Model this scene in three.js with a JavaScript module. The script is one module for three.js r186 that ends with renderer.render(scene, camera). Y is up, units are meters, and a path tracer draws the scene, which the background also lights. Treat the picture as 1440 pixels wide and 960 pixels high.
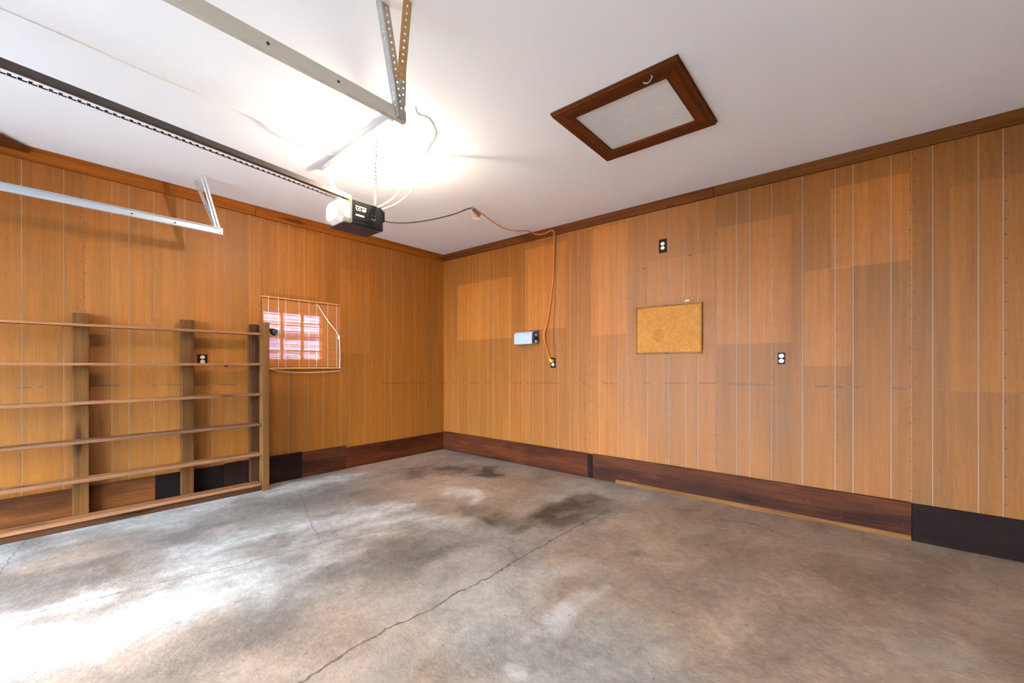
import * as THREE from 'three';
import { RoundedBoxGeometry } from 'three/addons/geometries/RoundedBoxGeometry.js';
import { mergeGeometries } from 'three/addons/utils/BufferGeometryUtils.js';

// ---------------------------------------------------------------- camera, sky, sun, exposure
const scene = new THREE.Scene();
const renderer = new THREE.WebGLRenderer({ antialias: true });
renderer.toneMapping = THREE.LinearToneMapping;
renderer.toneMappingExposure = 1.47;
renderer.shadowMap.enabled = true;

const F = 588.64, HORIZON = 512.4, YAW = 0.69594;
const camera = new THREE.PerspectiveCamera(2 * Math.atan(480 / F) * 180 / Math.PI, 1.5, 0.05, 200);
camera.position.set(4.466, 1.170, 3.861);
camera.rotation.set(0, YAW, 0);
camera.setViewOffset(1440, 960, 0, 480 - HORIZON, 1440, 960);
scene.add(camera);

const SUN = new THREE.Vector3(0.25, 1.1, -0.75).normalize();   // high, behind the house: the drive is sunlit, no beam enters
scene.background = new THREE.Color(0.69, 0.94, 1.3);      // bright hazy sky
scene.backgroundIntensity = 31;
const sun = new THREE.DirectionalLight(0xfff4e6, 6);
sun.position.copy(SUN).multiplyScalar(40);
sun.castShadow = true;
Object.assign(sun.shadow.camera, { left: -14, right: 14, top: 14, bottom: -14, near: 1, far: 90 });
sun.shadow.mapSize.set(2048, 2048);
scene.add(sun);
scene.add(sun.target);
const LAMP_INTENSITY = 4.2, LAMP_COLOR = 0xffecd6;

// ---------------------------------------------------------------- numbers of the room
const H = 2.69, W = 6.2, D = 5.9;           // height, width (x), depth (z)
const DOOR = { x0: 0.5, x1: 2.82, h: 2.14 }, ADDED_DOORWAY = { x0: 4.55, x1: 5.3, h: 2.05 };   // car door (open), plus doorway added to light the right side; both behind camera

// ---------------------------------------------------------------- helpers
let seed = 20240;
const rnd = () => { seed = (seed * 1664525 + 1013904223) >>> 0; return seed / 4294967296; };
const hash = (a, b) => { let h = (Math.imul(a | 0, 374761393) + Math.imul(b | 0, 668265263)) | 0; h = Math.imul(h ^ (h >>> 13), 1274126177); return ((h ^ (h >>> 16)) >>> 0) / 4294967296; };
function vn(x, y, px = 0, py = 0) {                     // value noise, optional period
  const xi = Math.floor(x), yi = Math.floor(y); let fx = x - xi, fy = y - yi;
  fx = fx * fx * (3 - 2 * fx); fy = fy * fy * (3 - 2 * fy);
  const w = (i, p) => p ? ((i % p) + p) % p : i;
  const a = hash(w(xi, px), w(yi, py)), b = hash(w(xi + 1, px), w(yi, py)), c = hash(w(xi, px), w(yi + 1, py)), d = hash(w(xi + 1, px), w(yi + 1, py));
  return a + (b - a) * fx + (c - a) * fy + (a - b - c + d) * fx * fy;
}
const fbm = (x, y, o = 4) => { let s = 0, a = 0.5, t = 0; for (let i = 0; i < o; i++) { s += a * vn(x + i * 17.3, y + i * 9.1); t += a; a *= 0.5; x *= 2.03; y *= 2.03; } return s / t; };
const clamp = (v, a = 0, b = 1) => Math.min(b, Math.max(a, v));
const sm = (a, b, v) => { const t = clamp((v - a) / (b - a)); return t * t * (3 - 2 * t); };
function dataTex(w, h, fn, srgb = true) {
  const d = new Uint8Array(w * h * 4);
  for (let j = 0; j < h; j++) for (let i = 0; i < w; i++) {
    const c = fn((i + 0.5) / w, (j + 0.5) / h), k = (j * w + i) * 4;
    d[k] = clamp(c[0], 0, 255); d[k + 1] = clamp(c[1], 0, 255); d[k + 2] = clamp(c[2], 0, 255); d[k + 3] = 255;
  }
  const t = new THREE.DataTexture(d, w, h, THREE.RGBAFormat);
  t.magFilter = THREE.LinearFilter; t.minFilter = THREE.LinearMipmapLinearFilter; t.generateMipmaps = true;
  t.wrapS = t.wrapT = THREE.RepeatWrapping; if (srgb) t.colorSpace = THREE.SRGBColorSpace; t.needsUpdate = true;
  return t;
}
const M = (color, roughness = 0.6, o = {}) => new THREE.MeshStandardMaterial({ color, roughness, ...o });
const used = {};
const numbered = (n) => { const k = used[n] = (used[n] ?? -1) + 1; return k ? n + '_' + String(k).padStart(3, '0') : n; };
function mesh(name, geo, mat, parent) {
  if (Array.isArray(geo)) geo = geo.length > 1 ? mergeGeometries(geo.map(g => { g = g.index ? g.toNonIndexed() : g; for (const k of Object.keys(g.attributes)) if (!['position', 'normal', 'uv'].includes(k)) g.deleteAttribute(k); return g; })) : geo[0];
  const m = new THREE.Mesh(geo, mat); m.name = parent ? name : numbered(name); m.castShadow = m.receiveShadow = true;
  (parent ?? scene).add(m); return m;
}
function thing(name, label, category, group) { const g = new THREE.Group(); g.name = numbered(name); g.userData = { label, category }; if (group) g.userData.group = group; scene.add(g); return g; }
function structure(name, label) { const g = new THREE.Group(); g.name = name; g.userData = { kind: 'structure', label, category: 'structure' }; scene.add(g); return g; }
// uv in metres; 'along' = axis of the grain (u)
function metreUV(g, along = 'x', ou = 0, ov = 0) {
  if (g.index) g = g.toNonIndexed();
  const p = g.attributes.position, n = g.attributes.normal, uv = new Float32Array(p.count * 2);
  for (let i = 0; i < p.count; i++) {
    const P = { x: p.getX(i), y: p.getY(i), z: p.getZ(i) }, N = { x: Math.abs(n.getX(i)), y: Math.abs(n.getY(i)), z: Math.abs(n.getZ(i)) };
    const rest = ['x', 'y', 'z'].filter(a => a !== along);
    let u, v;
    if (N[along] > 0.8) { u = P[rest[0]]; v = P[rest[1]]; } else { u = P[along]; v = N[rest[0]] > N[rest[1]] ? P[rest[1]] : P[rest[0]]; }
    uv[2 * i] = u + ou; uv[2 * i + 1] = v + ov;
  }
  g.setAttribute('uv', new THREE.BufferAttribute(uv, 2)); return g;
}
const box = (x0, x1, y0, y1, z0, z1) => { const g = new THREE.BoxGeometry(x1 - x0, y1 - y0, z1 - z0); g.translate((x0 + x1) / 2, (y0 + y1) / 2, (z0 + z1) / 2); return g; };
const rbox = (x0, x1, y0, y1, z0, z1, r = 0.003, seg = 1) => { const g = new RoundedBoxGeometry(x1 - x0, y1 - y0, z1 - z0, seg, Math.min(r, (x1 - x0) / 2.01, (y1 - y0) / 2.01, (z1 - z0) / 2.01)); g.translate((x0 + x1) / 2, (y0 + y1) / 2, (z0 + z1) / 2); return g; };
const board = (x0, x1, y0, y1, z0, z1, along, r = 0.003) => metreUV(rbox(x0, x1, y0, y1, z0, z1, r), along, rnd() * 3, rnd() * 3);
const tube = (pts, r, seg = 40, rad = 7) => new THREE.TubeGeometry(new THREE.CatmullRomCurve3(pts.map(p => new THREE.Vector3(...p)), false, 'centripetal'), seg, r, rad, false);
function bar(a, b, w, t) {                              // flat bar between two points
  const A = new THREE.Vector3(...a), B = new THREE.Vector3(...b), g = new THREE.BoxGeometry(w, t, A.distanceTo(B));
  const m = new THREE.Matrix4().lookAt(B, A, new THREE.Vector3(0, 1, 0.001)); m.setPosition(A.add(B).multiplyScalar(0.5)); g.applyMatrix4(m); return g;
}
const cyl = (r, h, x, y, z, axis = 'y', n = 20, r2 = r) => { const g = new THREE.CylinderGeometry(r2, r, h, n); if (axis === 'x') g.rotateZ(-Math.PI / 2); if (axis === 'z') g.rotateX(Math.PI / 2); g.translate(x, y, z); return g; };
const inPoly = (x, z, pts) => { let d = 1e9; for (let i = 0; i + 1 < pts.length; i++) { const [ax, az] = pts[i], [bx, bz] = pts[i + 1], vx = bx - ax, vz = bz - az; const t = clamp(((x - ax) * vx + (z - az) * vz) / (vx * vx + vz * vz)); d = Math.min(d, Math.hypot(x - ax - vx * t, z - az - vz * t)); } return d; };

// ---------------------------------------------------------------- surface maps
const SEAM_Y = (x) => 0.915 + 0.0275 * Math.min(x, 3.4);
// lighter rectangles where boards and cabinets used to hang on the panelling: [along0, along1, y0, y1, gain]
const backMarks = [[0.28, 1.24, 1.49, 2.23, 1.10], [1.44, 2.0, 1.57, 2.51, 1.09], [2.31, 2.71, 1.47, 2.56, 1.06], [3.515, 4.05, 1.34, 2.33, 1.10], [4.13, 4.41, 1.16, 1.88, 1.08], [4.29, 4.715, 1.87, 2.46, 1.11], [4.9, 5.6, 1.0, 2.31, 1.06], [2.91, 3.5, 1.75, 2.14, 1.04]];
const leftMarks = [[1.75, 2.22, 1.88, 2.55, 1.07], [1.14, 1.5, 1.3, 2.25, 1.04], [3.12, 3.5, 1.5, 2.1, 1.03], [2.72, 3.11, 1.55, 2.3, 1.03]];
function panelColor(s, y, marks, salt) {
  const tone = fbm(s * 5 + salt, y * 0.5, 3) - 0.5, grain = fbm(s * 190 + salt, y * 5, 3) - 0.5, streak = fbm(s * 45 + salt * 2, y * 1.1, 3) - 0.5, fig = fbm(s * 14 + 2.2 * Math.sin(y * 2.3 + salt), y * 2.6, 3);
  const fleck = fbm(s * 420, y * 26 + salt, 2);
  let k = 1 + tone * 0.16 + grain * 0.14 + streak * 0.15 + (Math.abs((fig * 7) % 1 - 0.5) - 0.25) * 0.05;
  if (fleck > 0.72) k *= 0.94;
  for (const [a, b, c, d, g] of marks) { const e = 0.006; k *= 1 + (g - 1) * 1.5 * sm(a - e, a + e, s) * (1 - sm(b - e, b + e, s)) * sm(c - e, c + e, y) * (1 - sm(d - e, d + e, y)); }
  k *= [1, 0.99, 1.035, 0.985, 0.96, 0.97][clamp(Math.floor((s + 0.11) / 1.207), 0, 5)];      // each sheet of veneer has its own tone
  let r = 147 * k, g = 86 * k, b = 26 * k;
  const dirt = fbm(s * 1.7 + salt, y * 1.3 + 4, 4);      // handled, greyed areas in irregular patches
  const gm = sm(0.52, 0.68, dirt) * 0.35; r += (134 * k - r) * gm; g += (87 * k - g) * gm; b += (44 * k - b) * gm;
  const dy = y - SEAM_Y(s), dash = vn(s * 9 + salt, 3.3) * 0.6 + vn(s * 37, 8.1) * 0.4;
  const st = (1 - sm(0.002, 0.007, Math.abs(dy + (vn(s * 60, 1) - 0.5) * 0.006))) * sm(0.5, 0.62, dash);
  r += (92 - r) * st * 0.8; g += (56 - g) * st * 0.8; b += (38 - b) * st * 0.8;
  return [r, g, b];
}
const backMap = dataTex(2048, 900, (u, v) => panelColor(u * W, v * H, backMarks, 0));
const leftMap = dataTex(2048, 900, (u, v) => panelColor(u * D, v * H, leftMarks, 7.7));

const CRACK = 1.25, mainCrack = [[2.885, 3.9], [2.882, 3.17], [2.874, 3.06], [2.853, 2.93], [2.861, 2.74], [2.89, 2.57], [2.874, 2.41], [2.893, 2.18], [2.879, 1.9], [2.881, 1.7], [2.888, 1.18], [2.9, 0.8]];
const cracks = [[mainCrack, 0.0042, 0.9], [[[1.45, 3.9], [1.58, 3.32], [1.67, 3.04], [1.72, 2.7], [1.765, 2.49], [1.87, 2.2], [1.89, 1.89], [2.0, 1.5]], 0.0028, 0.6], [[[0.6, 2.2], [0.69, 2.23], [1.37, 2.45], [1.7, 2.54]], 0.0026, 0.55], [[[0.9, 4.0], [0.772, 3.9], [0.546, 3.868], [0.242, 3.808], [0, 3.8]], 0.0028, 0.6], [[[1.95, 1.9], [2.25, 1.886], [2.51, 1.87], [2.73, 1.83], [2.88, 1.9]], 0.0024, 0.5], [[[3.665, 0.443], [3.74, 0.39], [3.815, 0.355], [3.93, 0.39], [3.99, 0.43]], 0.005, 0.8]];
const oil = [  // [polyline, half width, darkness, r,g,b] stains soaked into the slab, edges broken up by noise
  [[[1.12, 4.6], [1.05, 3.9], [1.05, 3.55], [0.9, 3.2], [0.74, 2.75], [0.62, 2.1], [0.62, 1.4], [0.72, 0.95]], 0.24, 0.4, 96, 87, 76],
  [[[0.75, 1.0], [0.92, 0.72], [1.1, 0.6], [1.3, 0.52]], 0.2, 0.75, 72, 60, 49],
  [[[2.55, 4.4], [2.42, 3.4], [2.32, 3.0], [2.28, 2.6], [2.32, 2.3], [2.3, 1.9]], 0.2, 0.42, 96, 85, 73],
  [[[2.08, 1.5], [2.3, 1.5], [2.5, 1.42], [2.64, 1.2], [2.64, 0.95], [2.68, 0.6]], 0.17, 0.8, 68, 53, 39],
  [[[3.38, 1.33], [3.5, 1.28]], 0.07, 0.55, 104, 88, 76], [[[3.7, 0.95], [4.3, 0.75], [4.8, 1.2]], 0.16, 0.3, 130, 100, 74], [[[3.3, 2.0], [3.6, 1.75], [3.8, 1.9]], 0.14, 0.32, 128, 106, 88], [[[4.3, 1.4], [4.6, 1.1], [5.2, 1.5]], 0.2, 0.3, 126, 98, 72],
];
const floorFn = (u, v) => {
  const x = u * W, z = v * D, wx = x + (fbm(x * 3, z * 3, 3) - 0.5) * 0.3, wz = z + (fbm(x * 3 + 40, z * 3, 3) - 0.5) * 0.3;
  const big = fbm(x * 0.9 + 3, z * 0.9, 4), mid = fbm(wx * 3.2, wz * 3.2 + 9, 5), fine = fbm(x * 42, z * 42, 3), speck = vn(x * 230, z * 230), drag = fbm(x * 9 + z * 1.5, z * 2.2, 4);
  let k = 1 + (big - 0.5) * 0.22 + (mid - 0.5) * 0.34 + (fine - 0.5) * 0.24 + (fbm(wx * 13, wz * 9, 3) - 0.5) * 0.2 + (speck - 0.5) * 0.1 + (drag - 0.5) * 0.16;
  let r = 136 * k, g = 125 * k, b = 112 * k;
  // cleaner slab between and beside the wheel tracks, doorway light painted in as paler
  const cleanLit = Math.max(sm(1.0, 1.35, wx) * (1 - sm(1.9, 2.25, wx)), (1 - sm(0.35, 0.7, wx))) * sm(1.2, 1.9, wz + (mid - 0.5) * 2) * sm(0.25, 0.6, mid * 0.6 + drag * 0.4) * 0.9;
  r += (168 * k - r) * cleanLit; g += (160 * k - g) * cleanLit; b += (148 * k - b) * cleanLit;
  const brown = sm(0.42, 0.66, fbm(wx * 0.8 + 11, wz * 0.8 + 2, 4) + sm(2.4, 4.6, x) * 0.2) * 0.6 * (1 - cleanLit);
  r += (147 * k - r) * brown; g += (114 * k - g) * brown; b += (86 * k - b) * brown;
  for (const [pl, hw, dk, sr, sg, sb] of oil) {
    const d = inPoly(wx, wz, pl); if (d > hw * 1.6) continue;
    const m = sm(hw * 1.35, hw * 0.25, d + (mid - 0.5) * hw * 1.4) * dk * (0.55 + 0.9 * sm(0.35, 0.65, fbm(x * 6, z * 3.5 + 5, 4)));
    const q = clamp(m); r += (sr * k - r) * q; g += (sg * k - g) * q; b += (sb * k - b) * q;
  }
  const pale = sm(0.6, 0.78, fbm(wx * 2.3 + 70, wz * 2.3 + 31, 5)) * 0.3; r += (168 - r) * pale; g += (157 - g) * pale; b += (143 - b) * pale;
  const sc = inPoly(x + (fine - 0.5) * 0.05, z, [[3.45, 2.6], [3.38, 2.1], [3.42, 1.75]]); const s2 = (1 - sm(0.03, 0.09, sc)) * sm(0.4, 0.6, mid) * 0.5; r += (205 - r) * s2; g += (198 - g) * s2; b += (190 - b) * s2;
  if (vn(x * 55 + 3, z * 55) > 0.975) { r *= 0.72; g *= 0.7; b *= 0.68; }
  if (vn(x * 48 + 93, z * 48 + 11) > 0.992) { r = 196; g = 186; b = 170; }
  const jx = x + (vn(x * 30, z * 30) - 0.5) * 0.02 + (vn(x * 90, z * 90) - 0.5) * 0.008, jz = z + (vn(x * 30 + 50, z * 30) - 0.5) * 0.02;
  for (const [pl, w, s] of cracks) { const d = inPoly(jx, jz, pl) / CRACK; if (d < w * 2.2) { const q = (1 - sm(w * 0.5, w * 1.6, d)) * s * (0.55 + 0.45 * vn(x * 13, z * 13)); r += (60 - r) * q; g += (50 - g) * q; b += (42 - b) * q; } }
  return [r, g, b];
};
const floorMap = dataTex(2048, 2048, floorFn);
const grainMap = dataTex(1024, 512, (u, v) => {            // tileable sawn-wood grain, u along the board (2 m), v across (0.5 m)
  const wob = vn(u * 6, v * 8, 6, 8) * 0.5;
  const a = vn(u * 5 + wob, v * 60, 5, 60), b = vn(u * 24, v * 190, 24, 190), c = vn(u * 3, v * 14, 3, 14), kn = vn(u * 7, v * 5, 7, 5);
  const k = 0.70 + 0.16 * a + 0.12 * b + 0.16 * (c - 0.5) - (kn > 0.88 ? (kn - 0.88) * 3.2 : 0);
  return [255 * k, 250 * k, 243 * k];
});
grainMap.repeat.set(0.5, 2);
const stainMap = dataTex(1024, 512, (u, v) => {            // old, blotched stain on the wide base boards
  const a = vn(u * 8, v * 70, 8, 70), b = vn(u * 36, v * 200, 36, 200), c = vn(u * 5, v * 4, 5, 4), d = vn(u * 13, v * 9, 13, 9), e = vn(u * 61, v * 40, 61, 40);
  let k = 0.62 + 0.2 * a + 0.12 * b + 0.36 * (c - 0.5) + 0.22 * (d - 0.5);
  if (e > 0.93) k += 0.25;
  return [255 * k, 246 * k, 236 * k];
});
stainMap.repeat.set(0.5, 2);
const bumpTile = dataTex(512, 512, (u, v) => { const k = 0.5 * vn(u * 16, v * 16, 16, 16) + 0.3 * vn(u * 64, v * 64, 64, 64) + 0.2 * vn(u * 190, v * 190, 190, 190); return [255 * k, 255 * k, 255 * k]; }, false);

// ---------------------------------------------------------------- materials
const mPanelBack = new THREE.MeshPhysicalMaterial({ color: 0xffffff, roughness: 0.5, specularIntensity: 0.55, map: backMap });
const mPanelLeft = new THREE.MeshPhysicalMaterial({ color: 0xffffff, roughness: 0.5, specularIntensity: 0.55, map: leftMap });
const mGroove = M(0x9c8672, 0.6), mNail = M(0x2c1c10, 0.7);  // pale grooves: their glossy reflection is put into the backing colour
const bumpFloor = bumpTile.clone(); bumpFloor.repeat.set(W / 0.8, D / 0.8); bumpFloor.needsUpdate = true;
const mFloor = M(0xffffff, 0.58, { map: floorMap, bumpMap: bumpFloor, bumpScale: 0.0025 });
const bumpCeil = bumpTile.clone(); bumpCeil.repeat.set(W / 1.6, D / 1.6); bumpCeil.needsUpdate = true;
const mCeil = M(0xf3f3f2, 0.75, { bumpMap: bumpCeil, bumpScale: 0.0006 });
const mPlain = M(0xc9c2b8, 0.8);
const wood = (c, r = 0.6, map = grainMap) => new THREE.MeshPhysicalMaterial({ color: c, roughness: Math.max(r, 0.7), specularIntensity: 0.3, map });
const mCrown = wood(0xa05812, 0.55), mCrownDark = wood(0x743d14, 0.55), mCrownRight = wood(0x824c1c, 0.55);
const mBase = [wood(0x5c2a0e, 0.6, stainMap), wood(0x5a2d13, 0.6, stainMap), wood(0x2e170b, 0.6, stainMap), wood(0x25130a, 0.6, stainMap)];
const mStrip = wood(0x86582c, 0.7, stainMap);
const mPost = [wood(0x74491f, 0.75), wood(0x6c421c, 0.75), wood(0x573218, 0.75)], mShelf = wood(0xa87048, 0.7), mShelfDark = wood(0x84583c, 0.7), mUpright = wood(0x7d5126, 0.7);
const mHatch = wood(0x733b16, 0.55);
const mGalv = M(0xb9bec2, 0.42, { metalness: 0.45 }), mGalvDull = M(0xb4b2ac, 0.5, { metalness: 0.6 }), mIron = M(0x4a423c, 0.5, { metalness: 0.4 }), mBlack = M(0x17161a, 0.45), mChain = M(0x1c1b1b, 0.45, { metalness: 0.5 });
const mWhite = M(0xe9e4da, 0.5), mIvory = M(0xe8dfc6, 0.35), mPlate = new THREE.MeshPhysicalMaterial({ color: 0x1e0f07, roughness: 0.55, specularIntensity: 0.3 }), mOrange = M(0xd9772c, 0.5), mCable = M(0x2c2a26, 0.5);

// ---------------------------------------------------------------- floor, ceiling, outside ground
{
  const g = new THREE.BoxGeometry(W, 0.15, D); g.translate(W / 2, -0.075, D / 2);
  const p = g.attributes.position, uv = g.attributes.uv; for (let i = 0; i < p.count; i++) uv.setXY(i, p.getX(i) / W, p.getZ(i) / D);
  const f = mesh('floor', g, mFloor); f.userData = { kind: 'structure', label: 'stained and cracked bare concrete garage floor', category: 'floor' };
  const c = new THREE.BoxGeometry(W + 0.3, 0.12, D + 0.3); c.translate(W / 2, H + 0.06, D / 2);
  const cu = c.attributes.uv, cp = c.attributes.position; for (let i = 0; i < cp.count; i++) cu.setXY(i, cp.getX(i) / W, cp.getZ(i) / D);
  const ce = mesh('ceiling', c, mCeil); ce.userData = { kind: 'structure', label: 'smooth white painted garage ceiling', category: 'ceiling' };
  const y = mesh('driveway', box(-14, 20, -0.35, -0.15, -6, 34), M(0x5e5c58, 0.9)); y.userData = { kind: 'structure', label: 'dark grey drive outside the garage door', category: 'ground' };  // drive colour darkened to weaken bounce onto the ceiling
  const apron = mesh('door_apron', box(DOOR.x0 - 1, ADDED_DOORWAY.x1 + 1, -0.15, -0.005, D, D + 3), M(0x5e5c58, 0.9)); apron.userData = { kind: 'structure', label: 'concrete apron in front of the garage door', category: 'ground' };
}

{
  const f = structure('added_outer_wall', 'added wall and overhang dimming the sky behind the small window');  // unseen wall and roof overhang added to dim daylight at the window
  mesh('wall_face', box(-2.0, -1.85, -0.15, 3.4, -3, 8), M(0x9a939c, 0.9), f);
  mesh('added_eave', box(-1.0, -0.14, H + 0.12, H + 0.2, -0.5, D + 0.5), M(0x7a6a58, 0.9), f);
}
// ---------------------------------------------------------------- panelled walls
const OFF = [0.101, 0.302, 0.404, 0.602, 0.803, 0.955, 1.054, 1.209];          // grooves within a sheet
const OFFR = OFF.slice(0, -1).map(o => 1.209 - o).reverse().concat(1.209);
function grooves(seams, pats, len) { const out = [[0, false]]; seams.forEach((s, i) => { (pats[i] ? OFFR : OFF).forEach((o, j) => { const v = s + o; if (v > 0.03 && v < len - 0.03) out.push([v, j === 7]); }); }); out.push([len, false]); return out; }
const backG = grooves([-0.11, 1.099, 2.308, 3.512, 4.721, 5.93], [0, 0, 0, 1, 0, 0], W);
const leftG = grooves([-0.114, 1.095, 2.304, 3.513, 4.722], [0, 0, 0, 0, 0], D);
function planks(parent, list, wall, mat, holes) {
  const T = 0.0022;
  list.slice(0, -1).forEach(([a, sa], i) => {
    const [b, sb] = list[i + 1], ga = i ? (sa ? 0.001 : 0.0022) : 0, gb = i < list.length - 2 ? (sb ? 0.001 : 0.0022) : 0, s0 = a + ga, s1 = b - gb, ys = SEAM_Y((a + b) / 2);
    for (const [y0, y1] of [[0.02, ys - 0.0002], [ys + 0.0002, H]]) {
      let cells = [[s0, s1, y0, y1]];
      for (const h of holes) cells = cells.flatMap(([p, q, r, t]) => (q <= h[0] || p >= h[1] || t <= h[2] || r >= h[3]) ? [[p, q, r, t]] : [[p, Math.min(q, h[0]), r, t], [Math.max(p, h[1]), q, r, t], [Math.max(p, h[0]), Math.min(q, h[1]), r, h[2]], [Math.max(p, h[0]), Math.min(q, h[1]), h[3], t]].filter(c => c[1] - c[0] > 0.002 && c[3] - c[2] > 0.002));
      for (const [p, q, r, t] of cells) {
        const g = wall === 'back' ? box(p, q, r, t, -T, 0) : box(-T, 0, r, t, p, q);
        const P = g.attributes.position, uv = g.attributes.uv;
        for (let k = 0; k < P.count; k++) uv.setXY(k, wall === 'back' ? P.getX(k) / W : P.getZ(k) / D, P.getY(k) / H);
        mesh('plank', g, mat, parent);
      }
    }
  });
}
const WIN = { z0: 1.67, z1: 2.30, y0: 1.20, y1: 1.72 };
{
  const wb = structure('wall_back', 'back wall of grooved orange-brown wood panelling');
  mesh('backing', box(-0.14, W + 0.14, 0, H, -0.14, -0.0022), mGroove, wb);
  planks(wb, backG, 'back', mPanelBack, []);
  const wl = structure('wall_left', 'side wall of grooved orange-brown wood panelling with a window');
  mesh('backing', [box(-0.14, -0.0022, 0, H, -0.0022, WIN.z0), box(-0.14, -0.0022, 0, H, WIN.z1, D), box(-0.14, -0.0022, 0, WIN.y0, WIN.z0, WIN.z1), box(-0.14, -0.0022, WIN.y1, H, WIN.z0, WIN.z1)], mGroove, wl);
  planks(wl, leftG, 'left', mPanelLeft, [[WIN.z0, WIN.z1, WIN.y0, WIN.y1]]);
  const wr = mesh('wall_right', box(W, W + 0.14, 0, H, -0.0022, D), mPlain); wr.userData = { kind: 'structure', label: 'plain side wall outside the picture', category: 'wall' };
  const wf = mesh('wall_front', [box(-0.14, DOOR.x0, 0, H, D, D + 0.14), box(DOOR.x1, ADDED_DOORWAY.x0, 0, H, D, D + 0.14), box(ADDED_DOORWAY.x1, W + 0.14, 0, H, D, D + 0.14), box(DOOR.x0, DOOR.x1, DOOR.h, H, D, D + 0.14), box(ADDED_DOORWAY.x0, ADDED_DOORWAY.x1, ADDED_DOORWAY.h, H, D, D + 0.14)], mPlain); wf.userData = { kind: 'structure', label: 'front wall with the open car doorway and a doorway added for light', category: 'wall' };
  // nail heads along the studs, two rows at the sheet joints
  const nb = [], nl = [];
  const nail = (list, s, wall) => { for (let y = 0.32; y < 2.56; y += 0.1 + rnd() * 0.09) { const yy = y + rnd() * 0.02, g = new THREE.CylinderGeometry(0.0042, 0.0042, 0.002, 6); if (wall === 'back') { g.rotateX(Math.PI / 2); g.translate(s, yy, 0.0004); } else { g.rotateZ(Math.PI / 2); g.translate(0.0004, yy, s); } if (wall === 'left' && s > WIN.z0 - 0.02 && s < WIN.z1 + 0.02 && yy > WIN.y0 - 0.02 && yy < WIN.y1 + 0.02) continue; list.push(g); } };
  for (let i = 0; i < 15; i++) { const s = -0.11 + 0.403 * i; if (s < 0.05) continue; const dbl = i % 3 === 0; if (dbl) { nail(nb, s - 0.011, 'back'); nail(nb, s + 0.011, 'back'); } else nail(nb, s + 0.006, 'back'); if (s < D - 0.1) { if (dbl) { nail(nl, s - 0.012, 'left'); nail(nl, s + 0.012, 'left'); } else nail(nl, s + 0.006, 'left'); } }
  mesh('nail_heads', nb, mNail, wb).userData.kind = 'stuff'; mesh('nail_heads', nl, mNail, wl).userData.kind = 'stuff';
}
// base boards and ceiling boards, board by board
{
  const bb = structure('baseboard_back', 'wide stained base boards along the back wall');
  const BH = 0.248;
  mesh('board', board(0.026, 2.285, 0, BH, 0, 0.026, 'x'), mBase[0], bb);
  mesh('joint_cover', board(2.285, 2.345, 0, BH - 0.004, 0, 0.024, 'y'), mBase[3], bb);
  mesh('board', board(2.345, 4.72, 0.0, BH + 0.004, 0, 0.026, 'x'), mBase[1], bb);
  mesh('board', board(4.722, W, 0.0, BH - 0.002, 0, 0.026, 'x'), mBase[2], bb);
  mesh('foot_strip', board(2.6, 4.72, 0, 0.035, 0.026, 0.036, 'x', 0.004), mStrip, bb);
  const bl = structure('baseboard_left', 'wide stained base boards along the window wall');
  mesh('board', board(0, 0.026, 0, BH - 0.012, 0.0, 1.45, 'z'), mBase[0], bl);
  mesh('board', board(0, 0.026, 0, BH + 0.012, 1.452, 1.93, 'z'), mBase[1], bl);
  mesh('board', board(0, 0.027, 0, BH + 0.02, 1.932, 2.62, 'z'), mBase[2], bl);
  mesh('board', board(0, 0.026, 0, BH + 0.01, 2.622, 3.1, 'z'), mBase[3], bl);
  mesh('board', board(0, 0.026, 0, BH + 0.01, 3.102, D, 'z'), wood(0x774218, 0.6, stainMap), bl);
  const tb = structure('trim_1', 'flat brown boards where back wall meets ceiling');
  mesh('board', board(0.022, 3.50, H - 0.09, H, 0, 0.022, 'x'), mCrownDark, tb);
  mesh('board', board(3.503, W, H - 0.088, H, 0, 0.022, 'x'), mCrownRight, tb);
  const tl = structure('trim_2', 'flat orange-brown boards where window wall meets ceiling');
  mesh('board', board(0, 0.022, H - 0.1, H, 0, 2.36, 'z'), mCrown, tl);
  mesh('board', board(0, 0.022, H - 0.098, H, 2.363, D, 'z'), mCrown, tl);
}
// window in the left wall: frame, six panes, bars
{
  const w = structure('window_1', 'small six-pane wooden window behind the bamboo blind');
  const mf = M(0xb5703a, 0.6), { z0, z1, y0, y1 } = WIN;
  mesh('frame', [box(-0.1, -0.02, y0, y0 + 0.025, z0, z1), box(-0.1, -0.02, y1 - 0.025, y1, z0, z1), box(-0.1, -0.02, y0, y1, z0, z0 + 0.022), box(-0.1, -0.02, y0, y1, z1 - 0.022, z1)], mf, w);
  const zs = [z0 + 0.022, 1.893, 2.094, z1 - 0.022], ys = [y0 + 0.025, 1.46, y1 - 0.025];
  for (const z of zs.slice(1, 3)) mesh('muntin', box(-0.075, -0.045, y0 + 0.025, y1 - 0.025, z - 0.009, z + 0.009), mf, w);
  mesh('muntin', box(-0.075, -0.045, 1.45, 1.47, z0 + 0.022, z1 - 0.022), mf, w);
  const glass = new THREE.MeshPhysicalMaterial({ color: 0xffffff, roughness: 0.02, transmission: 1, thickness: 0 });
  for (let i = 0; i < 3; i++) for (let j = 0; j < 2; j++) mesh('pane', box(-0.062, -0.058, ys[j] + 0.01 * j, ys[j + 1] - 0.01 * (1 - j), zs[i] + (i ? 0.009 : 0), zs[i + 1] - (i < 2 ? 0.009 : 0)), glass, w);
}

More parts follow.
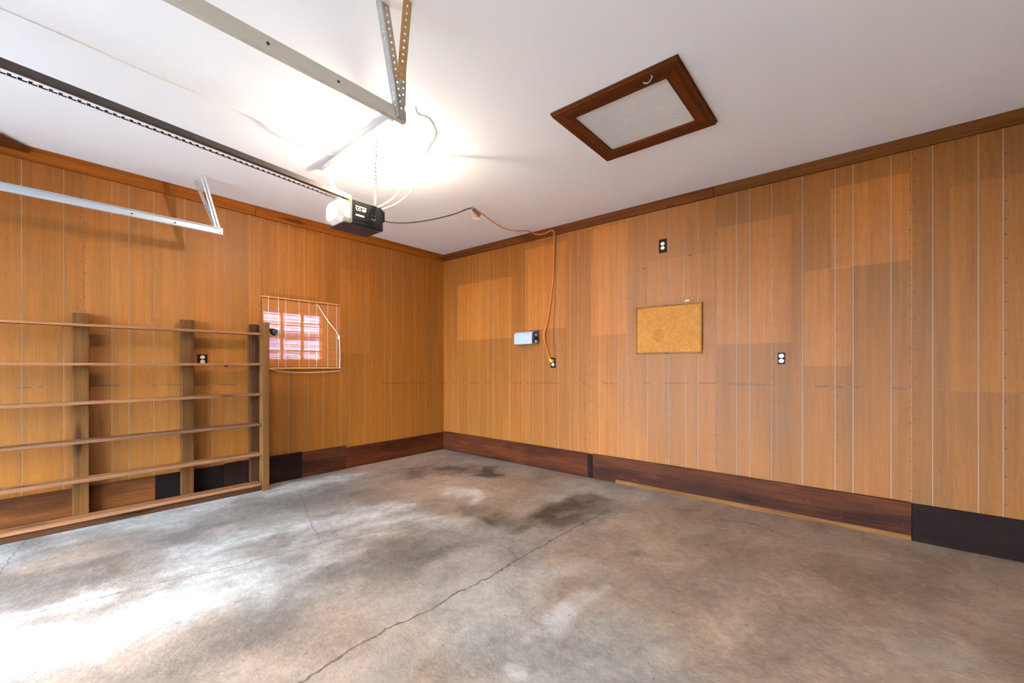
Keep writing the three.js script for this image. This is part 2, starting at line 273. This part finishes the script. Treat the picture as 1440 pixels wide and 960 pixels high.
// ---------------------------------------------------------------- plank shelving on the left wall
{
  const t = thing('plank_shelving', 'rough brown wooden wall shelving with six long planks on posts', 'shelving');
  const zEnd = 2.372, zFar = 4.9;
  [[3.49, 3.573, 0], [2.858, 2.941, 1], [2.335, 2.422, 2], [4.18, 4.265, 0]].forEach(([a, b, k]) => mesh('post', board(0.0275, 0.092, 0.07, 1.548, a, b, 'y', 0.004), mPost[k], t));
  mesh('upright', board(0.135, 0.222, 0, 1.562, 2.312, 2.37, 'y', 0.004), mUpright, t);
  [[1.462, 0.018], [1.182, 0.02], [0.905, 0.022], [0.628, 0.024], [0.352, 0.026], [0.076, 0.026]].forEach(([y, th], i) => {
    mesh('shelf_plank', board(0.092, 0.2, y - th, y, zEnd, zFar, 'z', 0.003), i === 3 ? mShelfDark : mShelf, t);
    mesh('cleat', board(0.094, 0.13, y - th - 0.022, y - th, 2.335, 2.37, 'x', 0.002), mPost[2], t);
  });
  mesh('toe_board', board(0.165, 0.185, 0, 0.05, zEnd, zFar, 'z', 0.002), mPost[2], t);
}
{
  const k = thing('wall_hook', 'small dark knob under the second shelf plank', 'hook');
  mesh('knob', [cyl(0.018, 0.03, 0.03, 1.165, 2.60, 'x', 14, 0.010), cyl(0.006, 0.02, 0.01, 1.165, 2.60, 'x', 8)], mPlate, k);
  const f = thing('swivel_fitting', 'small black fitting with round grey end on the shelf upright', 'fitting');
  mesh('arm', bar([0.17, 1.505, 2.315], [0.17, 1.502, 2.285], 0.014, 0.014), mBlack, f);
  mesh('body', new THREE.LatheGeometry([[0.001, 0], [0.02, 0.002], [0.03, 0.02], [0.034, 0.05], [0.032, 0.056], [0.026, 0.05]].map(([x, y]) => new THREE.Vector2(x, y)), 18).rotateX(-Math.PI / 2 - 0.5).translate(0.17, 1.497, 2.288), mBlack, f);
  mesh('bulb_end', new THREE.SphereGeometry(0.027, 16, 10).scale(1, 1, 1.1).translate(0.17, 1.472, 2.245), M(0xa9a894, 0.25, { metalness: 0.3 }), f);
}

// ---------------------------------------------------------------- bamboo blind
{
  const t = thing('bamboo_blind', 'honey-coloured bamboo roll blind hanging over the small window', 'blind');
  const bm = new THREE.MeshPhysicalMaterial({ color: 0xc87828, roughness: 0.7, transmission: 0.25, thickness: 0 });
  const z0 = 1.515, z1 = 2.308, yT = 1.838, yB = 1.125, reeds = [], N = 84;
  for (let i = 0; i < N; i++) { const y = yT - 0.03 - (yT - yB - 0.06) * i / (N - 1), h = 0.0054 + rnd() * 0.0022, dz = (rnd() - 0.5) * 0.01; const g = bar([0.022 + (rnd() - 0.5) * 0.003, y + (rnd() - 0.5) * 0.003, z0 + dz], [0.022, y + (rnd() - 0.5) * 0.003, z1 + dz], 0.003, h); reeds.push(g); }
  mesh('reeds', reeds, bm, t).userData.kind = 'stuff';
  mesh('head_rail', rbox(0.0, 0.026, yT - 0.016, yT, z0 - 0.005, z1 + 0.004, 0.004), M(0xc07a34, 0.6), t);
  mesh('bottom_bar', rbox(0.014, 0.032, yB, yB + 0.018, z0 - 0.004, z1, 0.005), M(0xc9853c, 0.6), t);
  const mc = M(0xeae2d2, 0.8), cords = [];
  for (const z of [1.56, 1.66, 1.78, 1.86, 1.96, 2.09, 2.16, 2.25]) cords.push(tube([[0.027, yT, z], [0.028, 1.5, z + 0.002], [0.027, yB, z]], 0.0014, 8, 5));
  mesh('warp_cords', cords, mc, t).userData.kind = 'stuff';
  mesh('pull_cord', [tube([[0.03, 1.805, 1.775], [0.036, 1.65, 1.67], [0.036, 1.492, 1.545], [0.034, 1.40, 1.53], [0.033, 1.26, 1.525], [0.033, 1.13, 1.53]], 0.0035, 30, 6), new THREE.SphereGeometry(0.012, 10, 8).scale(1, 2, 1).translate(0.036, 1.47, 1.54)], mc, t);
  mesh('hem_cord', tube([[0.034, 1.14, 2.29], [0.036, 1.10, 2.12], [0.036, 1.085, 1.9], [0.036, 1.09, 1.7], [0.034, 1.10, 1.53]], 0.006, 30, 6), M(0xa98a70, 0.8), t);
}

// ---------------------------------------------------------------- electrical plates on the walls
function duplex(label, x, y, plate, onLeft, w = 0.07, h = 0.116) {
  const t = thing('wall_outlet', label, 'outlet', undefined);
  mesh('cover_plate', rbox(-w / 2, w / 2, -h / 2, h / 2, 0, 0.006, 0.003, 2), plate, t);
  for (const s of [-1, 1]) {
    const r = mesh('receptacle', new THREE.CylinderGeometry(0.0172, 0.0172, 0.006, 22).rotateX(Math.PI / 2).scale(1, 0.86, 1).translate(0, s * 0.0195, 0.0065), mIvory, t);
    mesh('slots', [box(-0.0075, -0.005, s * 0.0195 - 0.001, s * 0.0195 + 0.007, 0.009, 0.0099), box(0.005, 0.0075, s * 0.0195 - 0.001, s * 0.0195 + 0.007, 0.009, 0.0099), cyl(0.0026, 0.001, 0, s * 0.0195 - 0.0075, 0.0094, 'z', 10)], mPlate, r);
  }
  mesh('screw', cyl(0.003, 0.002, 0, 0, 0.0065, 'z', 10), mGalvDull, t);
  if (onLeft) { t.rotation.y = Math.PI / 2; t.position.set(0, y, x); } else t.position.set(x, y, 0);
  return t;
}
duplex('dark plate with two ivory sockets high above the cork board', 3.057, 2.264, mPlate, false, 0.074, 0.128);
duplex('ivory double socket in dark surround right of the cork board', 3.985, 1.218, mPlate, false, 0.05, 0.09);
duplex('dark plate with the yellow plug below the grey wall box', 1.838, 1.19, mPlate, false, 0.07, 0.112);
duplex('dark square plate with ivory socket behind the shelf planks', 2.778, 1.215, mPlate, true, 0.075, 0.09);

// grey box with knobs, blue card on it
{
  const t = thing('wall_box', 'pale grey rounded plastic box mounted on the back panelling', 'wall box');
  const s = new THREE.Shape(); s.moveTo(0, 0); s.lineTo(0.11, 0); s.lineTo(0.11, 0.085); s.quadraticCurveTo(0.11, 0.135, 0.06, 0.135); s.lineTo(0, 0.135); s.closePath();
  const g = new THREE.ExtrudeGeometry(s, { depth: 0.25, bevelEnabled: true, bevelSize: 0.003, bevelThickness: 0.003, bevelSegments: 2 }); g.rotateY(-Math.PI / 2); g.translate(1.62, 1.407, 0.001);
  mesh('housing', g, M(0xa6adb1, 0.5), t);
  mesh('end_plate', rbox(1.623, 1.637, 1.41, 1.535, 0.002, 0.1, 0.003), M(0x2b2926, 0.5), t);
  for (const [y, z, m] of [[1.505, 0.06, mGalvDull], [1.465, 0.062, mBlack], [1.43, 0.06, mGalvDull]]) mesh('knob', cyl(0.014, 0.022, 1.648, y, z, 'x', 16), m, t);
  const c = mesh('blue_card', rbox(1.56, 1.66, 1.5465, 1.556, 0.005, 0.05, 0.001), M(0x1c2a7a, 0.5)); c.userData = { label: 'small dark blue card lying on the grey wall box', category: 'card' };
}
// cork board
{
  const t = thing('cork_board', 'framed tan cork board hung on the back panelling', 'cork board');
  const cork = dataTex(256, 192, (u, v) => { const n = fbm(u * 40, v * 30, 3), s = fbm(u * 4 + 3, v * 3, 3), st = Math.hypot((u - 0.36) * 1.35, v - 0.38) < 0.13 ? fbm(u * 14, v * 12, 3) * 0.16 : 0; const k = 0.9 + (n - 0.5) * 0.2 + (s - 0.5) * 0.1 - st; return [200 * k, 128 * k, 48 * k]; });
  const [x0, x1, y0, y1] = [2.802, 3.403, 1.27, 1.716];
  const g = box(x0 + 0.008, x1 - 0.008, y0 + 0.008, y1 - 0.008, 0.001, 0.012), p = g.attributes.position, uv = g.attributes.uv;
  for (let i = 0; i < p.count; i++) uv.setXY(i, (p.getX(i) - x0) / (x1 - x0), (p.getY(i) - y0) / (y1 - y0));
  mesh('cork_panel', g, M(0xffffff, 0.9, { map: cork }), t);
  const mfr = wood(0xa8702e, 0.6);
  mesh('frame_bar', board(x0, x1, y0, y0 + 0.013, 0, 0.02, 'x', 0.002), mfr, t); mesh('frame_bar', board(x0, x1, y1 - 0.013, y1, 0, 0.02, 'x', 0.002), mfr, t);
  mesh('frame_bar', board(x0, x0 + 0.013, y0 + 0.013, y1 - 0.013, 0, 0.02, 'y', 0.002), mfr, t); mesh('frame_bar', board(x1 - 0.013, x1, y0 + 0.013, y1 - 0.013, 0, 0.02, 'y', 0.002), mfr, t);
  for (const yc of [y0 + 0.005, y1 - 0.004]) mesh('clip', box(3.085, 3.105, yc - 0.009, yc + 0.009, 0.02, 0.023), mIron, t);
  const tape = mesh('paper_tag', rbox(3.255, 3.29, 1.735, 1.745, 0, 0.0015, 0.0005), M(0xf2eee6, 0.7)); tape.userData = { label: 'tiny white paper scrap stuck above the cork board', category: 'paper' };
  for (const [x, y, l] of [[2.885, 2.08, 'single bent nail in panelling left of the high outlet'], [3.30, 2.135, 'single bent nail in panelling right of the high outlet']]) { const n = mesh('wall_nail', [cyl(0.004, 0.016, x, y, 0.008, 'z', 8), cyl(0.008, 0.002, x, y, 0.016, 'z', 10)], mNail); n.userData = { label: l, category: 'nail', group: 'nails left in the wall' }; }
}

// ---------------------------------------------------------------- ceiling hatch
function flatPrism(pts, y0, y1) {      // pts in x,z
  const s = new THREE.Shape(pts.map(([x, z]) => new THREE.Vector2(x, -z)));
  const g = new THREE.ExtrudeGeometry(s, { depth: y1 - y0, bevelEnabled: false }); g.rotateX(-Math.PI / 2); g.translate(0, y0, 0); return g;
}
{
  const t = thing('ceiling_hatch', 'attic hatch in ceiling with mitred brown wooden frame', 'hatch');
  const [X0, X1, Z0, Z1] = [3.026, 3.77, 1.042, 1.763], [x0, x1, z0, z1] = [3.122, 3.68, 1.152, 1.662], y0 = H - 0.024, y1 = H;
  const q = [[[X0, Z0], [X1, Z0], [x1, z0], [x0, z0]], [[X1, Z0], [X1, Z1], [x1, z1], [x1, z0]], [[X1, Z1], [X0, Z1], [x0, z1], [x1, z1]], [[X0, Z1], [X0, Z0], [x0, z0], [x0, z1]]];
  q.forEach((pts, i) => { const c = pts.reduce((a, b) => [a[0] + b[0] / 4, a[1] + b[1] / 4], [0, 0]); const shr = pts.map(([a, b]) => [a + (c[0] - a) * 0.004, b + (c[1] - b) * 0.004]); mesh('frame_board', metreUV(flatPrism(shr, y0, y1), i % 2 ? 'z' : 'x', rnd(), rnd()), mHatch, t); });
  mesh('outer_bead', [box(X0 - 0.006, X1 + 0.006, H - 0.012, H, Z0 - 0.006, Z0), box(X0 - 0.006, X1 + 0.006, H - 0.012, H, Z1, Z1 + 0.006), box(X0 - 0.006, X0, H - 0.012, H, Z0, Z1), box(X1, X1 + 0.006, H - 0.012, H, Z0, Z1)].map(g => metreUV(g)), mHatch, t);
  mesh('panel', box(x0 - 0.004, x1 + 0.004, H - 0.01, H - 0.001, z0 - 0.004, z1 + 0.004), M(0xdcdad5, 0.8, { bumpMap: bumpTile, bumpScale: 0.002 }), t);
  mesh('hook', tube([[3.63, y0 + 0.004, 1.735], [3.632, y0 - 0.012, 1.733], [3.612, y0 - 0.03, 1.735], [3.588, y0 - 0.022, 1.739]], 0.0035, 18, 6), mGalvDull, t);
}
// triangular board at the ceiling by the left wall
mesh('ceiling_board', metreUV(flatPrism([[0.023, 3.78], [0.6, 4.36], [0.6, 4.9], [0.023, 4.9]], H - 0.05, H - 0.022), 'z'), mHatch).userData = { label: 'dark brown board fixed under ceiling above the shelving', category: 'board' };
mesh('board_packer', flatPrism([[0.023, 3.83], [0.56, 4.37], [0.56, 4.86], [0.023, 4.86]], H - 0.0218, H - 0.0002), mCrownDark).userData = { label: 'wooden packing piece between dark ceiling board and ceiling', category: 'board' };

// ---------------------------------------------------------------- garage door tracks
function sweepTrack(inward, path) {   // C channel: web + lips, path in (z, y)
  const prof = [[0, -0.026], [0.022, -0.026], [0.024, -0.018], [0.021, -0.018], [0.02, -0.023], [0.003, -0.023], [0.003, 0.023], [0.022, 0.023], [0.022, 0.026], [0, 0.026]];
  const pos = [], idx = [], n = prof.length;
  path.forEach(([z, y], i) => {
    const a = path[Math.max(0, i - 1)], b = path[Math.min(path.length - 1, i + 1)]; let tz = b[0] - a[0], ty = b[1] - a[1]; const l = Math.hypot(tz, ty); tz /= l; ty /= l;
    for (const [p, q] of prof) pos.push(inward * p, y + q * tz, z - q * ty);
  });
  for (let i = 0; i + 1 < path.length; i++) for (let k = 0; k < n; k++) { const a = i * n + k, b = i * n + (k + 1) % n, c = a + n, d = b + n; inward > 0 ? idx.push(a, b, c, b, d, c) : idx.push(a, c, b, b, c, d); }
  let g = new THREE.BufferGeometry(); g.setAttribute('position', new THREE.Float32BufferAttribute(pos, 3)); g.setIndex(idx); g = g.toNonIndexed(); g.computeVertexNormals();
  g.setAttribute('uv', new THREE.Float32BufferAttribute(new Float32Array(g.attributes.position.count * 2), 2)); return g;
}
function strap(len, w, t, pitch = 0.026) {     // perforated strip standing along y from 0 to len
  const s = new THREE.Shape(); s.moveTo(-w / 2, 0); s.lineTo(w / 2, 0); s.lineTo(w / 2, len); s.lineTo(-w / 2, len); s.closePath();
  for (let y = 0.02; y < len - 0.012; y += pitch) { const h = new THREE.Path(); h.absellipse(0, y, 0.0048, 0.0048, 0, Math.PI * 2, true); s.holes.push(h); }
  const g = new THREE.ExtrudeGeometry(s, { depth: t, bevelEnabled: false, curveSegments: 6 }); g.translate(0, 0, -t / 2); return g;
}
function place(g, a, b, spin = 0) {            // stand a strap made along +y between a and b
  const A = new THREE.Vector3(...a), dir = new THREE.Vector3(...b).sub(A).normalize();
  g.rotateY(spin); g.applyQuaternion(new THREE.Quaternion().setFromUnitVectors(new THREE.Vector3(0, 1, 0), dir)); g.translate(...a); return g;
}
const trackPath = (() => { const p = [[2.737, 2.265], [4, 2.262], [5.38, 2.262]]; for (let i = 1; i <= 10; i++) { const a = i / 10 * Math.PI / 2; p.push([5.38 + 0.36 * Math.sin(a), 2.262 - 0.36 + 0.36 * Math.cos(a)]); } p.push([5.74, 1.0], [5.74, 0.0]); return p; })();
for (const [x, inward, label] of [[0.405, 1, 'galvanised garage door track hung near the window wall'], [2.915, -1, 'galvanised garage door track hung in the open room']]) {
  const t = thing('door_track', label, 'door track');
  t.position.set(x, 0, 0);
  const m = inward > 0 ? mGalv : M(0xd6ccba, 0.4, { metalness: 0.3 });  // right track: warm reflections painted into the metal colour
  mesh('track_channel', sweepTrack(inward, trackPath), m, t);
  const o = -inward;           // outer side
  const top1 = [o * 0.012, H, inward > 0 ? 2.87 : 2.85], foot1 = [o * 0.006, 2.245, 2.757], L1 = Math.hypot(top1[0] - foot1[0], H - 2.245, top1[2] - foot1[2]);
  mesh('hanger_angle', [place(strap(L1, 0.034, 0.0025), foot1, top1, Math.PI / 2), place(strap(L1, 0.034, 0.0025).translate(0, 0, o * 0.017), foot1, top1, 0).translate(o * 0.0, 0, 0.017)], inward > 0 ? mGalv : mGalvDull, t);
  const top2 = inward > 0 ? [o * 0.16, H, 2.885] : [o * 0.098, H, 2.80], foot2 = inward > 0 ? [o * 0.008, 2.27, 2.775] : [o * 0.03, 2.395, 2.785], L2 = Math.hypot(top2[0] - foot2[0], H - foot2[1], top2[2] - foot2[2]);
  mesh('hanger_brace', place(strap(L2, inward > 0 ? 0.03 : 0.042, 0.0025), foot2, top2, inward > 0 ? 0.6 : Math.PI / 2), inward > 0 ? mGalvDull : M(0xc8a06a, 0.5, { metalness: 0.3 }), t);  // right brace: warm lamp light painted in as tan
  if (inward < 0) mesh('brace_link', place(strap(0.16, 0.026, 0.0025), [0.012, 2.3, 2.762], [0.03, 2.45, 2.772], Math.PI / 2), mGalvDull, t);
  for (const bz of [2.752, 3.05, 3.3]) mesh('bolt', cyl(0.006, 0.012, inward * 0.004, 2.262, bz, 'x', 8), mIron, t);
}

// ---------------------------------------------------------------- garage door opener
const RX = 1.65;
{
  const t = thing('door_opener', 'black garage door opener with white lens and long drive rail', 'door opener');
  const hx0 = 1.55, hx1 = 1.772, z0 = 2.098, z1 = 2.355, y0 = 2.15, y1 = 2.31, mBody = new THREE.MeshPhysicalMaterial({ color: 0x0a0a10, roughness: 0.55, specularIntensity: 0.25 }), mUnder = M(0x3d2a2c, 0.6);
  const s = new THREE.Shape(); [[z0 + 0.03, y0], [z1, y0], [z1, y1], [z0 + 0.02, y1], [z0 + 0.02, y1 - 0.015], [z0, y1 - 0.02], [z0, y0 + 0.07], [z0 + 0.015, y0 + 0.06], [z0 + 0.015, y0]].forEach(([z, y], i) => i ? s.lineTo(-z, y) : s.moveTo(-z, y)); s.closePath();
  const g = new THREE.ExtrudeGeometry(s, { depth: hx1 - hx0 - 0.006, bevelEnabled: true, bevelSize: 0.003, bevelThickness: 0.003, bevelSegments: 1 }); g.rotateY(Math.PI / 2); g.translate(hx0 + 0.003, 0, 0);
  const head = mesh('motor_housing', g, mBody, t);
  mesh('bottom_pan', rbox(hx0 + 0.004, hx1 - 0.004, y0 - 0.008, y0 - 0.002, z0 + 0.02, z1 + 0.05, 0.002), mUnder, t);
  // lettering on the side of the housing
  const c = document.createElement('canvas'); c.width = 512; c.height = 256; const q = c.getContext('2d'); q.fillStyle = '#0a0a10'; q.fillRect(0, 0, 512, 256); q.fillStyle = '#e9e2bd'; q.fillRect(40, 30, 190, 12); q.font = 'bold 62px sans-serif'; q.fillText('1/2 HP', 36, 104, 196); q.fillStyle = '#d8d6da'; q.fillRect(40, 166, 150, 22); q.strokeStyle = '#bdb9b4'; q.lineWidth = 6; q.beginPath(); q.arc(360, 150, 36, 0.3, 2.8); q.stroke(); q.fillStyle = '#8d8a88'; q.beginPath(); q.arc(336, 116, 6, 0, 7); q.fill(); q.beginPath(); q.arc(388, 116, 6, 0, 7); q.fill();
  const ct = new THREE.CanvasTexture(c); ct.colorSpace = THREE.SRGBColorSpace;
  const decal = new THREE.PlaneGeometry(0.22, 0.11); decal.rotateY(Math.PI / 2); decal.translate(hx1 + 0.0008, 2.232, 2.235);
  mesh('printed_side', decal, new THREE.MeshPhysicalMaterial({ map: ct, roughness: 0.55, specularIntensity: 0.25 }), head);
  // faceted translucent lens on the door side
  const lp = [[-0.108, -0.05], [-0.06, -0.078], [0.06, -0.078], [0.108, -0.05], [0.108, 0.05], [0.06, 0.078], [-0.06, 0.078], [-0.108, 0.05]], cx = (hx0 + hx1) / 2, cy = (y0 + y1) / 2;
  const ring = (k, z) => lp.map(([a, b]) => [cx + a * k, cy + b * k, z]);
  const R = [ring(1, z1 + 0.002), ring(1, z1 + 0.05), ring(0.8, z1 + 0.085)], pos = [];
  for (let r = 0; r < 2; r++) for (let k = 0; k < 8; k++) { const a = R[r][k], b = R[r][(k + 1) % 8], d = R[r + 1][k], e = R[r + 1][(k + 1) % 8]; pos.push(...a, ...b, ...d, ...b, ...e, ...d); }
  for (let k = 1; k < 7; k++) pos.push(...R[2][0], ...R[2][k], ...R[2][k + 1]);
  const lg = new THREE.BufferGeometry(); lg.setAttribute('position', new THREE.Float32BufferAttribute(pos, 3)); lg.computeVertexNormals(); lg.setAttribute('uv', new THREE.Float32BufferAttribute(new Float32Array(pos.length / 3 * 2), 2));
  mesh('light_lens', lg, new THREE.MeshPhysicalMaterial({ color: 0xf6eedd, roughness: 0.6, transmission: 0.35, thickness: 0 }), t);
  mesh('lens_rim', rbox(hx0, hx1, y0, y1, z1 - 0.004, z1 + 0.006, 0.002), M(0x8d8455, 0.6), t);
  mesh('top_cover', rbox(1.6, 1.72, y1, y1 + 0.02, 2.13, 2.3, 0.008, 2), M(0xded2b8, 0.5), t);
  // drive rail towards the door header
  const rail = (z) => 2.362 + (z - 2.352) * 0.058;
  mesh('drive_rail', metreUV(bar([RX, rail(2.3) + 0.005, 2.3], [RX, rail(5.85) + 0.005, 5.85], 0.032, 0.032), 'z'), mIron, t);
  const links = []; for (let z = 2.42, i = 0; z < 5.7; z += 0.015, i++) links.push(box(RX + 0.014, RX + (i % 2 ? 0.019 : 0.024), rail(z) - 0.046, rail(z) - (i % 2 ? 0.041 : 0.037), z, z + (i % 2 ? 0.017 : 0.0125)));
  mesh('chain', links, mChain, t);
  mesh('header_bracket', box(RX - 0.03, RX + 0.03, rail(5.85) - 0.03, rail(5.85) + 0.04, 5.84, 5.9), mGalvDull, t);
  mesh('trolley', box(RX - 0.02, RX + 0.03, rail(4.9) - 0.05, rail(4.9) - 0.015, 4.85, 5.0), mIron, t);
  // ceiling angle and struts
  mesh('ceiling_angle', [place(strap(0.98, 0.036, 0.003), [1.262, H - 0.002, 2.32], [2.24, H - 0.002, 2.346], 0).translate(0, 0, 0), place(strap(0.98, 0.036, 0.003), [1.262, H - 0.02, 2.338], [2.24, H - 0.02, 2.364], Math.PI / 2)], mGalv, t);
  mesh('strut', place(strap(0.45, 0.022, 0.002), [1.585, y1 - 0.01, 2.3], [1.30, H - 0.01, 2.325], 0.3), mWhite, t);
  mesh('strut', place(strap(0.48, 0.022, 0.002), [1.745, y1 - 0.01, 2.16], [2.04, H - 0.01, 2.335], 0.3), mGalvDull, t);
}
// bare bulb in a ceiling lampholder beside the opener
{
  const t = thing('ceiling_bulb', 'glowing bare bulb in white holder on ceiling above opener', 'light bulb');
  const [x, z] = [1.84, 2.18];
  mesh('lampholder', new THREE.LatheGeometry([[0.001, 0], [0.024, 0], [0.026, 0.03], [0.034, 0.05], [0.055, 0.066], [0.057, 0.076], [0.001, 0.076]].map(([a, b]) => new THREE.Vector2(a, b)), 28).translate(x, H - 0.076, z), mWhite, t);
  const b = mesh('bulb', new THREE.LatheGeometry([[0.0001, 0], [0.018, 0.004], [0.028, 0.018], [0.03, 0.032], [0.026, 0.046], [0.016, 0.062], [0.013, 0.074]].map(([a, c]) => new THREE.Vector2(a, c)), 22).translate(x, H - 0.148, z), new THREE.MeshStandardMaterial({ color: 0xffffff, emissive: LAMP_COLOR, emissiveIntensity: 18, roughness: 0.4 }), t);
  b.castShadow = false;
  const l = new THREE.PointLight(LAMP_COLOR, LAMP_INTENSITY, 0, 2); l.position.set(x, H - 0.116, z); l.castShadow = true; l.shadow.radius = 1.2; l.shadow.mapSize.set(2048, 2048); l.shadow.camera.near = 0.02; t.add(l);
}

// ---------------------------------------------------------------- cables and cords
{
  const c = mesh('power_cable', tube([[1.69, 2.27, 2.09], [1.68, 2.262, 2.03], [1.665, 2.3, 1.85], [1.65, 2.385, 1.61], [1.64, 2.525, 1.3], [1.635, 2.62, 1.13], [1.625, 2.652, 1.065], [1.621, 2.657, 1.046]], 0.0055, 50), mCable); c.userData = { label: 'black power cable sagging from opener to ceiling hook', category: 'cable' };
  const k = thing('cable_hook', 'ceiling hook with bundled plug joining black and orange cords', 'hook');
  mesh('hook', tube([[1.61, H, 1.03], [1.61, H - 0.03, 1.03], [1.62, H - 0.05, 1.025], [1.64, H - 0.04, 1.02]], 0.004, 16, 6), mGalvDull, k);
  mesh('plug_body', bar([1.62, 2.655, 1.03], [1.665, 2.59, 0.985], 0.026, 0.03), M(0x4a2f1c, 0.5), k);
  mesh('cord_loop', tube([[1.615, 2.66, 1.03], [1.60, 2.62, 1.04], [1.62, 2.57, 1.02], [1.655, 2.555, 1.0], [1.67, 2.585, 0.985], [1.65, 2.64, 1.0]], 0.005, 30, 6), M(0xd8a070, 0.5), k);
  const o = mesh('extension_cord', [tube([[1.65, 2.64, 0.99], [1.655, 2.60, 0.85], [1.64, 2.575, 0.65], [1.62, 2.60, 0.4], [1.60, 2.655, 0.2], [1.585, 2.672, 0.08], [1.59, 2.667, 0.034], [1.66, 2.64, 0.034], [1.74, 2.635, 0.034], [1.85, 2.648, 0.034], [1.872, 2.62, 0.036], [1.862, 2.45, 0.022], [1.848, 2.15, 0.014], [1.80, 1.8, 0.014], [1.765, 1.62, 0.02], [1.735, 1.53, 0.03], [1.735, 1.46, 0.03], [1.762, 1.36, 0.02], [1.79, 1.27, 0.025], [1.82, 1.222, 0.034]], 0.0055, 160)], mOrange); o.userData = { label: 'orange extension cord running down the panelling to an outlet', category: 'cord' };
  const p = mesh('plug', [cyl(0.017, 0.03, 1.838, 1.2095, 0.026, 'z', 14), bar([1.845, 1.21, 0.038], [1.812, 1.226, 0.04], 0.02, 0.02)], M(0xe0b23c, 0.45), o);
  const s = mesh('brown_wire', tube([[1.875, 2.63, 0.026], [1.877, 2.4, 0.01], [1.872, 2.05, 0.008], [1.85, 1.65, 0.008], [1.845, 1.56, 0.01], [1.852, 1.42, 0.008], [1.862, 1.26, 0.008]], 0.003, 60, 6), M(0x8a5a30, 0.6)); s.userData = { label: 'thin brown wire beside the orange cord on the panelling', category: 'wire' };
  const r = mesh('cord_tie', tube([[1.53, 2.605, 0.026], [1.56, 2.59, 0.026], [1.64, 2.57, 0.02], [1.74, 2.555, 0.012], [1.82, 2.57, 0.02], [1.85, 2.62, 0.026]], 0.003, 40, 6), M(0x7d4d2a, 0.6)); r.userData = { label: 'thin brown wire looped along the top of back panelling', category: 'wire' };
  // white cables at the opener and along the ceiling
  const wires = [['pale cable drooping from ceiling to back of the opener', [[2.05, H - 0.004, 1.95], [1.98, 2.6, 2.02], [1.93, 2.45, 2.05], [1.86, 2.36, 2.1], [1.74, 2.318, 2.14]], 0.0045], ['second pale cable curling from ceiling onto opener', [[2.05, H - 0.004, 1.95], [2.03, 2.58, 1.98], [2.0, 2.42, 2.02], [1.9, 2.33, 2.08], [1.768, 2.305, 2.12]], 0.004], ['thin pale wire wandering over ceiling past the track', [[2.0, H - 0.004, 1.93], [2.16, H - 0.004, 2.0], [2.29, H - 0.004, 2.06], [2.37, H - 0.004, 2.15], [2.40, H - 0.004, 2.22], [2.385, H - 0.004, 2.27], [2.43, H - 0.004, 2.33]], 0.0022], ['thin pale bell wire stapled along ceiling above drive rail', [[1.60, H - 0.003, 5.6], [1.65, H - 0.004, 3.9], [1.62, H - 0.006, 3.4], [1.60, H - 0.003, 2.92], [1.55, H - 0.02, 2.65], [1.52, H - 0.01, 2.45], [1.6, H - 0.008, 2.3], [1.75, H - 0.004, 2.1], [2.05, H - 0.004, 1.95]], 0.003]];
  for (const [label, pts, rr] of wires) mesh('ceiling_wire', tube(pts, rr, 70, 6), M(0xe4dccb, 0.6)).userData = { label, category: 'wire' };
}

renderer.render(scene, camera);
